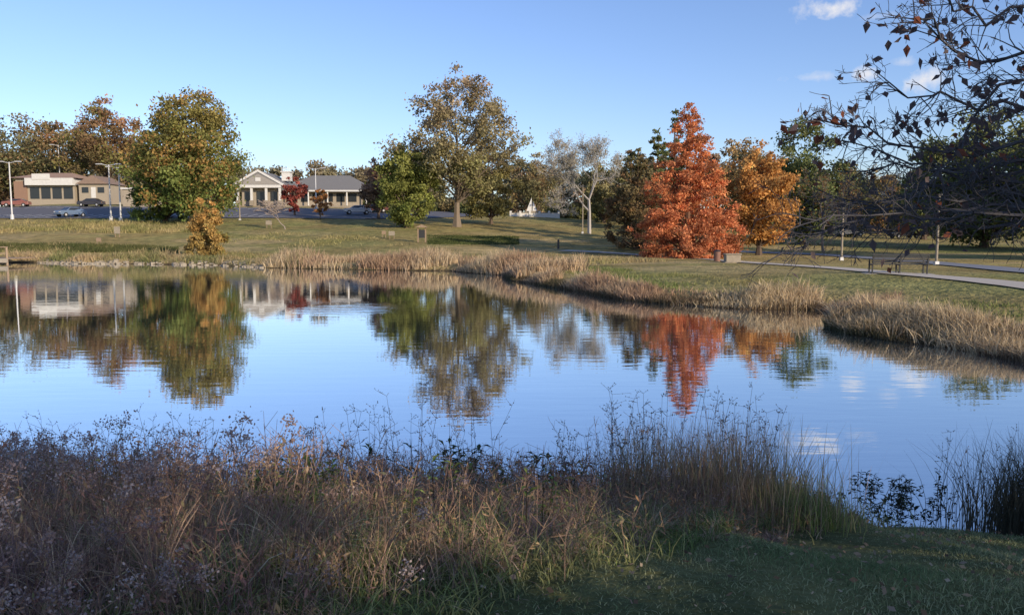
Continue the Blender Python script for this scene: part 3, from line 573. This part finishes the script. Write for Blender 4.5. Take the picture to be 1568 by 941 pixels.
# ---------------- foreground weeds
def line_side(x,y):
    ax,ay,bx,by=-.65,3.1,2.95,6.75
    return (bx-ax)*(y-ay)-(by-ay)*(x-ax)
def wpts(n,r,xr=(-7.5,3.4),yr=(2.4,7.9),edge=1.0,smin=-.15):
    x=r.uniform(*xr,n);y=r.uniform(*yr,n)
    m=(line_side(x,y)+sn(x,y,9,3)*1.5+r.normal(size=n)*edge>0); s=sdist(x,y); m&=(s>smin)
    m&=np.abs(x)<.72*y+1.0
    return x[m],y[m]
r=np.random.default_rng(200)
def basez(x,y): return np.stack([x,y,H(x,y)-.01],1)
mb=MB()
def mixcol(x,y,r,seed,cols,f=1.2):
    n=len(x); k=(sn(x,y,seed,f)*.5+.5+r.normal(size=n)*.22)*(len(cols)-1); k=np.clip(k,0,len(cols)-1-1e-6); i=k.astype(int); t=(k-i)[:,None]; cc=np.array(cols); return (cc[i]*(1-t)+cc[i+1]*t)*r.uniform(.65,1.35,(n,1))
def hfac(x,y): return np.clip(.85+.36*sn(x,y,42,2.0),.38,1.3)*np.where(y>6.3,.95,1.0)*np.clip(.38+line_side(x,y)/7,.3,1)
FG=1.75
x,y=wpts(58000,r)
cols=[(.21,.14,.125),(.27,.19,.14),(.36,.27,.17),(.23,.145,.11),(.14,.135,.065)]
col=mixcol(x,y,r,41,cols,1.6)
V,Fq,Cc=blades(basez(x,y),r.uniform(.10,.44,len(x))*hfac(x,y),r.uniform(.1,1.3,len(x)),r.uniform(.004,.009,len(x)),col,r); mb.add(V,Fq,Cc)
tx,ty=wpts(1700,r); nt_=len(tx); kb=r.integers(22,60,nt_); ti=np.repeat(np.arange(nt_),kb); az=r.uniform(0,6.28,len(ti)); rr_=r.uniform(0,.05,len(ti))
x=tx[ti]+np.cos(az)*rr_; y=ty[ti]+np.sin(az)*rr_; tc_=np.array([(.44,.34,.22),(.33,.24,.16),(.26,.17,.14),(.18,.18,.08),(.28,.20,.12),(.36,.25,.16),(.23,.155,.135)])[r.integers(0,7,nt_)]
gl_=(line_side(tx,ty)<4); tc_[gl_&(r.uniform(size=nt_)<.45)]=(.15,.175,.07)
th_=r.uniform(.26,.54,nt_)*hfac(tx,ty); col=tc_[ti]*r.uniform(.55,1.35,(len(ti),1))
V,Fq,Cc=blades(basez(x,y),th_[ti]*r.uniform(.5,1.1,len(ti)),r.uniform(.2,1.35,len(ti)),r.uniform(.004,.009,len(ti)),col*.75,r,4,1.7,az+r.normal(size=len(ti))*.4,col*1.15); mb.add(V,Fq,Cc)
x=r.uniform(-3,3.6,42000); y=r.uniform(2.6,7.3,42000); ls=line_side(x,y); m=(ls>-1.0+sn(x,y,9,3))&(ls<4.0+2*sn(x,y,43,1.2))&(sdist(x,y)>0)&(r.uniform(size=len(x))<.6); x,y=x[m],y[m]
col=mixcol(x,y,r,44,[(.07,.10,.035),(.12,.155,.05),(.24,.23,.10),(.11,.12,.05)],1.5)
V,Fq,Cc=blades(basez(x,y),r.uniform(.05,.24,len(x)),r.uniform(.3,1.4,len(x)),r.uniform(.004,.009,len(x)),col,r); mb.add(V,Fq,Cc)
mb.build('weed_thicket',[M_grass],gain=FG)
mb=MB(); x,y=wpts(6000,r,smin=-.05); n=len(x); h=r.uniform(.32,.70,n)*hfac(x,y); az=r.uniform(0,6.28,n); ln=r.uniform(.02,.5,n)
b0=basez(x,y); tp=b0+np.stack([np.cos(az)*ln*h,np.sin(az)*ln*h,h],1); md=(b0+tp)/2+np.stack([-np.cos(az)*ln*h*.2,-np.sin(az)*ln*h*.2,0*h],1)
segs=[np.concatenate([b0,md,np.full((n,1),.0028),np.full((n,1),.0022)],1),np.concatenate([md,tp,np.full((n,1),.0022),np.full((n,1),.0014)],1)]
for k in range(5):
    t=r.uniform(.45,1,(n,1)); q=md*(1-t)+tp*t; e=q+np.stack([r.normal(size=n)*.05,r.normal(size=n)*.05,r.uniform(.02,.09,n)],1); segs.append(np.concatenate([q,e,np.full((n,1),.0014),np.full((n,1),.0009)],1))
S=np.concatenate(segs); V,Fq=tubes(S,3); cc=mixcol(S[:,0],S[:,1],r,46,[(.15,.095,.085),(.22,.15,.11),(.28,.19,.12)],1.2); mb.add(V,Fq,np.repeat(cc,6,0),0)
sel=np.where(r.uniform(size=n)<np.clip(.46-(x/y+.64)*.8,.03,.5))[0]
ci=np.repeat(sel,64); lp=tp[ci]+r.normal(size=(len(ci),3))*np.array([.028,.028,.024])*r.uniform(.6,1.4,n)[ci][:,None]; hc=np.array([(.20,.15,.135),(.28,.225,.20),(.23,.165,.14)])[r.integers(0,3,n)]; c0=hc[ci]*r.uniform(.7,1.3,(len(ci),1))
V,Fq=leaves(lp,r.uniform(.005,.010,len(ci)),.7,r); mb.add(V,Fq,rep4(c0),0)
ci=np.repeat(np.arange(n),9); t=r.uniform(.1,.95,(len(ci),1)); lp=b0[ci]*(1-t)+tp[ci]*t+r.normal(size=(len(ci),3))*.02; c0=mixcol(lp[:,0],lp[:,1],r,48,[(.18,.10,.08),(.24,.17,.1),(.12,.14,.06),(.3,.16,.08)],2)
V,Fq=leaves(lp,r.uniform(.012,.028,len(ci)),.28,r); mb.add(V,Fq,rep4(c0),0)
mb.build('dried_wildflowers',[M_grass],gain=FG)
mb=MB()
def clump(n,cx,cy,sx,sy,hr,wid,cols,lean,seed):
    r=np.random.default_rng(seed); x=cx+r.normal(size=n)*sx; y=cy+r.normal(size=n)*sy; z=np.maximum(H(x,y),-.05); b=np.stack([x,y,z-.01],1)
    V,Fq,Cc=blades(b,r.uniform(*hr,n),r.uniform(.02,lean,n),r.uniform(.6,1.3,n)*wid,mixcol(x,y,r,seed,cols,4),r,4); mb.add(V,Fq,Cc)
straws=[(.38,.27,.16),(.26,.17,.12),(.18,.17,.08),(.46,.34,.20)]
clump(1500,1.75,6.35,.36,.33,(.35,.92),.006,straws,.45,301)
clump(500,1.25,6.6,.30,.3,(.35,.85),.006,straws,.4,302)
clump(900,2.25,6.25,.22,.3,(.15,.5),.007,[(.16,.21,.06),(.34,.3,.12),(.24,.23,.09)],.8,305)
clump(700,-1.4,6.8,1.2,.3,(.25,.65),.006,[(.17,.12,.10),(.22,.16,.12),(.14,.13,.08)],.6,306)
clump(700,-3.8,6.8,.9,.4,(.25,.65),.006,[(.17,.12,.10),(.22,.16,.12)],.6,307)
mb.build('tall_reeds',[M_grass],gain=1.4)
mb=MB(); clump(2300,4.75,6.75,.33,.28,(.35,.98),.007,[(.055,.06,.04),(.09,.08,.055),(.15,.13,.08)],.6,303); mb.build('reed_clump',[M_grass])
r=np.random.default_rng(333); segs=[]; lps=[]
for (a,b_,nst,hh) in [(0,80,8,(.6,.9)),(150,330,22,(.65,1.0)),(480,700,22,(.7,1.05)),(600,760,7,(.9,1.3)),(840,960,14,(.7,1.0)),(930,1200,50,(.8,1.2)),(1430,1568,10,(.5,.9))]:
    for i in range(nst):
        yy=r.uniform(6.5,7.4); px=r.uniform(a,b_); X=(px-784)/F*yy*1.02; z=max(h1(X,yy),0)-.02; h=r.uniform(*hh)*.92; L=r.normal()*.12; p=np.array([X,yy,z]); K=6; dirn=r.uniform(0,6.28)
        prev=p
        for k in range(1,K+1):
            t=k/K; q=p+np.array([L*h*t**1.7+r.normal()*.004,.08*math.sin(dirn)*h*t,h*t]); segs.append((*prev,*q,.0032*(1-.6*(k-1)/K),.0032*(1-.6*t)))
            if t>.55:
                for _ in range(3):
                    e=q+np.array([r.normal()*.045,r.normal()*.03,r.uniform(.0,.07)]); segs.append((*q,*e,.0013,.001)); lps.append(e); lps.append(q+(e-q)*.6)
            prev=q
V,Fq=tubes(segs,3); mb=MB(); mb.add(V,Fq,np.array((.13,.095,.075))); L=np.repeat(np.array(lps),2,0); L=L+r.normal(size=L.shape)*.004
V,Fq=leaves(L,r.uniform(.005,.011,len(L)),.45,r); mb.add(V,Fq,np.array((.17,.12,.09))); mb.build('wispy_stalks',[M_grass])
def leafy(name,spots,seed,colA,hr,lsz):
    r=np.random.default_rng(seed); mb=MB(); segs=[];C_=[];A_=[];S_=[]
    for (X,Y) in spots:
        z=max(h1(X,Y),0)-.02; h=r.uniform(*hr); l=r.normal(size=2)*.18*h; p=np.array([X,Y,z]); e=p+np.array([l[0],l[1],h]); segs.append((*p,*e,.003,.0018))
        for k in range(r.integers(6,12)):
            t=r.uniform(.35,1); q=p+(e-p)*t; a=r.uniform(0,6.28); dv=np.array([math.cos(a),math.sin(a),r.uniform(-.5,.7)]); dv/=np.linalg.norm(dv); C_.append(q);A_.append(dv);S_.append(r.uniform(*lsz))
    Cn=np.array(C_);a=np.array(A_);s=np.array(S_)[:,None]; up=np.array([0,0,1.]); b=np.cross(a,up); b/=np.linalg.norm(b,axis=1,keepdims=True); n_=np.cross(b,a)
    p0=Cn;p1=Cn+a*s*.5+b*s*.17+n_*s*.12;p2=Cn+a*s+n_*-s*.1;p3=Cn+a*s*.5+n_*s*.05;p4=Cn+a*s*.5-b*s*.17+n_*s*.12
    V=np.stack([p0,p1,p2,p3,p4],1).reshape(-1,3); bI=(np.arange(len(Cn))*5)[:,None]; Fq=np.concatenate([bI+np.array([[0,1,2,3]]),bI+np.array([[0,3,2,4]])])
    mb.add(V,Fq,np.repeat(np.array(colA)*r.uniform(.5,1.5,(len(Cn),1)),5,0)); V,Fq=tubes(segs,4); mb.add(V,Fq,np.array((.08,.06,.04))); mb.build(name,[M_grass])
r=np.random.default_rng(400)
leafy('broadleaf_plants',[((px-784)/F*yy,yy) for px,yy in zip(np.concatenate([r.uniform(680,900,90),r.uniform(0,650,40)]),r.uniform(6.6,7.5,130))],401,(.06,.085,.045),(.3,.58),(.06,.13))
leafy('goldenrod_plants',[((px-784)/F*yy,yy) for px,yy in zip(np.concatenate([r.uniform(380,520,40),r.uniform(560,900,18)]),r.uniform(4.2,5.4,58))],402,(.20,.25,.07),(.3,.5),(.05,.1))
leafy('emergent_weeds',[((px-784)/F*yy,yy) for px,yy in zip(np.concatenate([r.uniform(1215,1480,36),r.uniform(1320,1420,30)]),r.uniform(6.9,8.1,66))],403,(.055,.065,.04),(.03,.2),(.04,.09))
r=np.random.default_rng(500); mb=MB(); n=130000; y=2.6+5.2*r.uniform(0,1,n)**.9; x=r.uniform(-1.5,6.5,n); m=(line_side(x,y)<1.2+sn(x,y,9,3))&(sdist(x,y)>.05)&(x<.7*y+.5); x,y=x[m],y[m]; n=len(x)
col=mixcol(x,y,r,51,[(.10,.13,.055),(.15,.18,.08),(.27,.26,.14),(.13,.15,.065)],2.2)*1.7; V,Fq,Cc=blades(basez(x,y),r.uniform(.012,.045,n)*(1+.5*sn(x,y,52,3)),r.uniform(.2,1.3,n),r.uniform(.004,.008,n),col,r,2); mb.add(V,Fq,Cc); mb.build('lawn_grass',[M_grass])
n=1100; y=r.uniform(2.9,6.7,n); x=r.uniform(-1.6,5,n); m=(line_side(x,y)<.8+r.normal(size=n)*.6)&(sdist(x,y)>.1); x,y=x[m],y[m]; n=len(x); p=np.stack([x,y,H(x,y)+r.uniform(.02,.045,n)],1); mb=MB(); V,Fq=leaves(p,r.uniform(.008,.024,n),.65,r,.7); mb.add(V,Fq,rep4(mixcol(x,y,r,53,[(.36,.25,.18),(.5,.4,.28),(.4,.24,.14),(.2,.14,.1)],6))); mb.build('fallen_leaves',[M_leaf])
# ---------------- world, sun, camera
world=bpy.data.worlds.new('World'); bpy.context.scene.world=world; world.use_nodes=True; nt=world.node_tree
for nd in list(nt.nodes): nt.nodes.remove(nd)
o=nt.nodes.new('ShaderNodeOutputWorld'); bg=nt.nodes.new('ShaderNodeBackground'); bg.inputs[1].default_value=.15
sk=nt.nodes.new('ShaderNodeTexSky'); sk.sky_type='NISHITA'; sk.sun_disc=False; sk.sun_elevation=EL; sk.sun_rotation=math.atan2(SH[0],SH[1]); sk.air_density=1.0; sk.dust_density=.5; sk.ozone_density=1.7
tn=nt.nodes.new('ShaderNodeMix'); tn.data_type='RGBA'; tn.blend_type='MULTIPLY'; tn.inputs[0].default_value=1; tn.inputs[7].default_value=(.93,1.0,1.3,1); nt.links.new(sk.outputs[0],tn.inputs[6])
tc=nt.nodes.new('ShaderNodeTexCoord'); prev=None
nz=nt.nodes.new('ShaderNodeTexNoise'); nz.inputs['Scale'].default_value=45; nz.inputs['Detail'].default_value=8; nz.inputs['Roughness'].default_value=.65; nt.links.new(tc.outputs['Generated'],nz.inputs[0])
for (a,b_,w,h,st) in [(1272,14,50,15,.95),(1228,16,14,22,.6),(1330,114,26,13,.9),(1412,122,38,20,.95),(1250,118,60,9,.4),(1345,25,30,7,.3),(1385,95,22,8,.4),(1365,270,60,9,.25)]:
    dv=ray(a,b_); dv/=np.linalg.norm(dv)
    s1=nt.nodes.new('ShaderNodeVectorMath'); s1.operation='SUBTRACT'; s1.inputs[1].default_value=tuple(dv); nt.links.new(tc.outputs['Generated'],s1.inputs[0])
    s2=nt.nodes.new('ShaderNodeVectorMath'); s2.operation='MULTIPLY'; s2.inputs[1].default_value=(F/w,F/w,F/h); nt.links.new(s1.outputs[0],s2.inputs[0])
    s3=nt.nodes.new('ShaderNodeVectorMath'); s3.operation='LENGTH'; nt.links.new(s2.outputs[0],s3.inputs[0])
    s4=nt.nodes.new('ShaderNodeMapRange'); s4.inputs[1].default_value=0; s4.inputs[2].default_value=1.2; s4.inputs[3].default_value=1; s4.inputs[4].default_value=0; nt.links.new(s3.outputs['Value'],s4.inputs[0])
    s5=nt.nodes.new('ShaderNodeMath'); s5.operation='MULTIPLY_ADD'; s5.inputs[1].default_value=2.4; nt.links.new(nz.outputs['Fac'],s5.inputs[0]); nt.links.new(s4.outputs[0],s5.inputs[2])
    s6=nt.nodes.new('ShaderNodeMapRange'); s6.inputs[1].default_value=1.55; s6.inputs[2].default_value=2.3; s6.inputs[4].default_value=st; nt.links.new(s5.outputs[0],s6.inputs[0])
    s7=nt.nodes.new('ShaderNodeMath'); s7.operation='MULTIPLY'; nt.links.new(s6.outputs[0],s7.inputs[0])
    s8=nt.nodes.new('ShaderNodeMapRange'); s8.inputs[1].default_value=0; s8.inputs[2].default_value=.25; nt.links.new(s4.outputs[0],s8.inputs[0]); nt.links.new(s8.outputs[0],s7.inputs[1])
    if prev is None: prev=s7
    else:
        q=nt.nodes.new('ShaderNodeMath'); q.operation='MAXIMUM'; nt.links.new(prev.outputs[0],q.inputs[0]); nt.links.new(s7.outputs[0],q.inputs[1]); prev=q
mx=nt.nodes.new('ShaderNodeMix'); mx.data_type='RGBA'; nt.links.new(prev.outputs[0],mx.inputs[0]); nt.links.new(tn.outputs[2],mx.inputs[6]); mx.inputs[7].default_value=(5.6,5.6,5.9,1)
nt.links.new(mx.outputs[2],bg.inputs[0]); nt.links.new(bg.outputs[0],o.inputs[0])
sl=bpy.data.lights.new('sun','SUN'); sl.energy=5; sl.angle=math.radians(.5); sl.color=(1,.83,.62); so=bpy.data.objects.new('sun',sl); bpy.context.scene.collection.objects.link(so)
tosun=Vector((SH[0]*math.cos(EL),SH[1]*math.cos(EL),math.sin(EL))); so.rotation_euler=tosun.to_track_quat('Z','Y').to_euler(); so.location=(20,-20,30)
cam=bpy.data.cameras.new('camera'); cam.sensor_width=36; cam.lens=36*F/1568; cam.clip_end=6000; cam.clip_start=.05
co=bpy.data.objects.new('camera',cam); co.location=(0,0,C); co.rotation_euler=(math.pi/2-PITCH,0,0); bpy.context.scene.collection.objects.link(co); bpy.context.scene.camera=co
sc=bpy.context.scene; sc.view_settings.view_transform='Standard'; sc.view_settings.look='None'; sc.view_settings.exposure=0
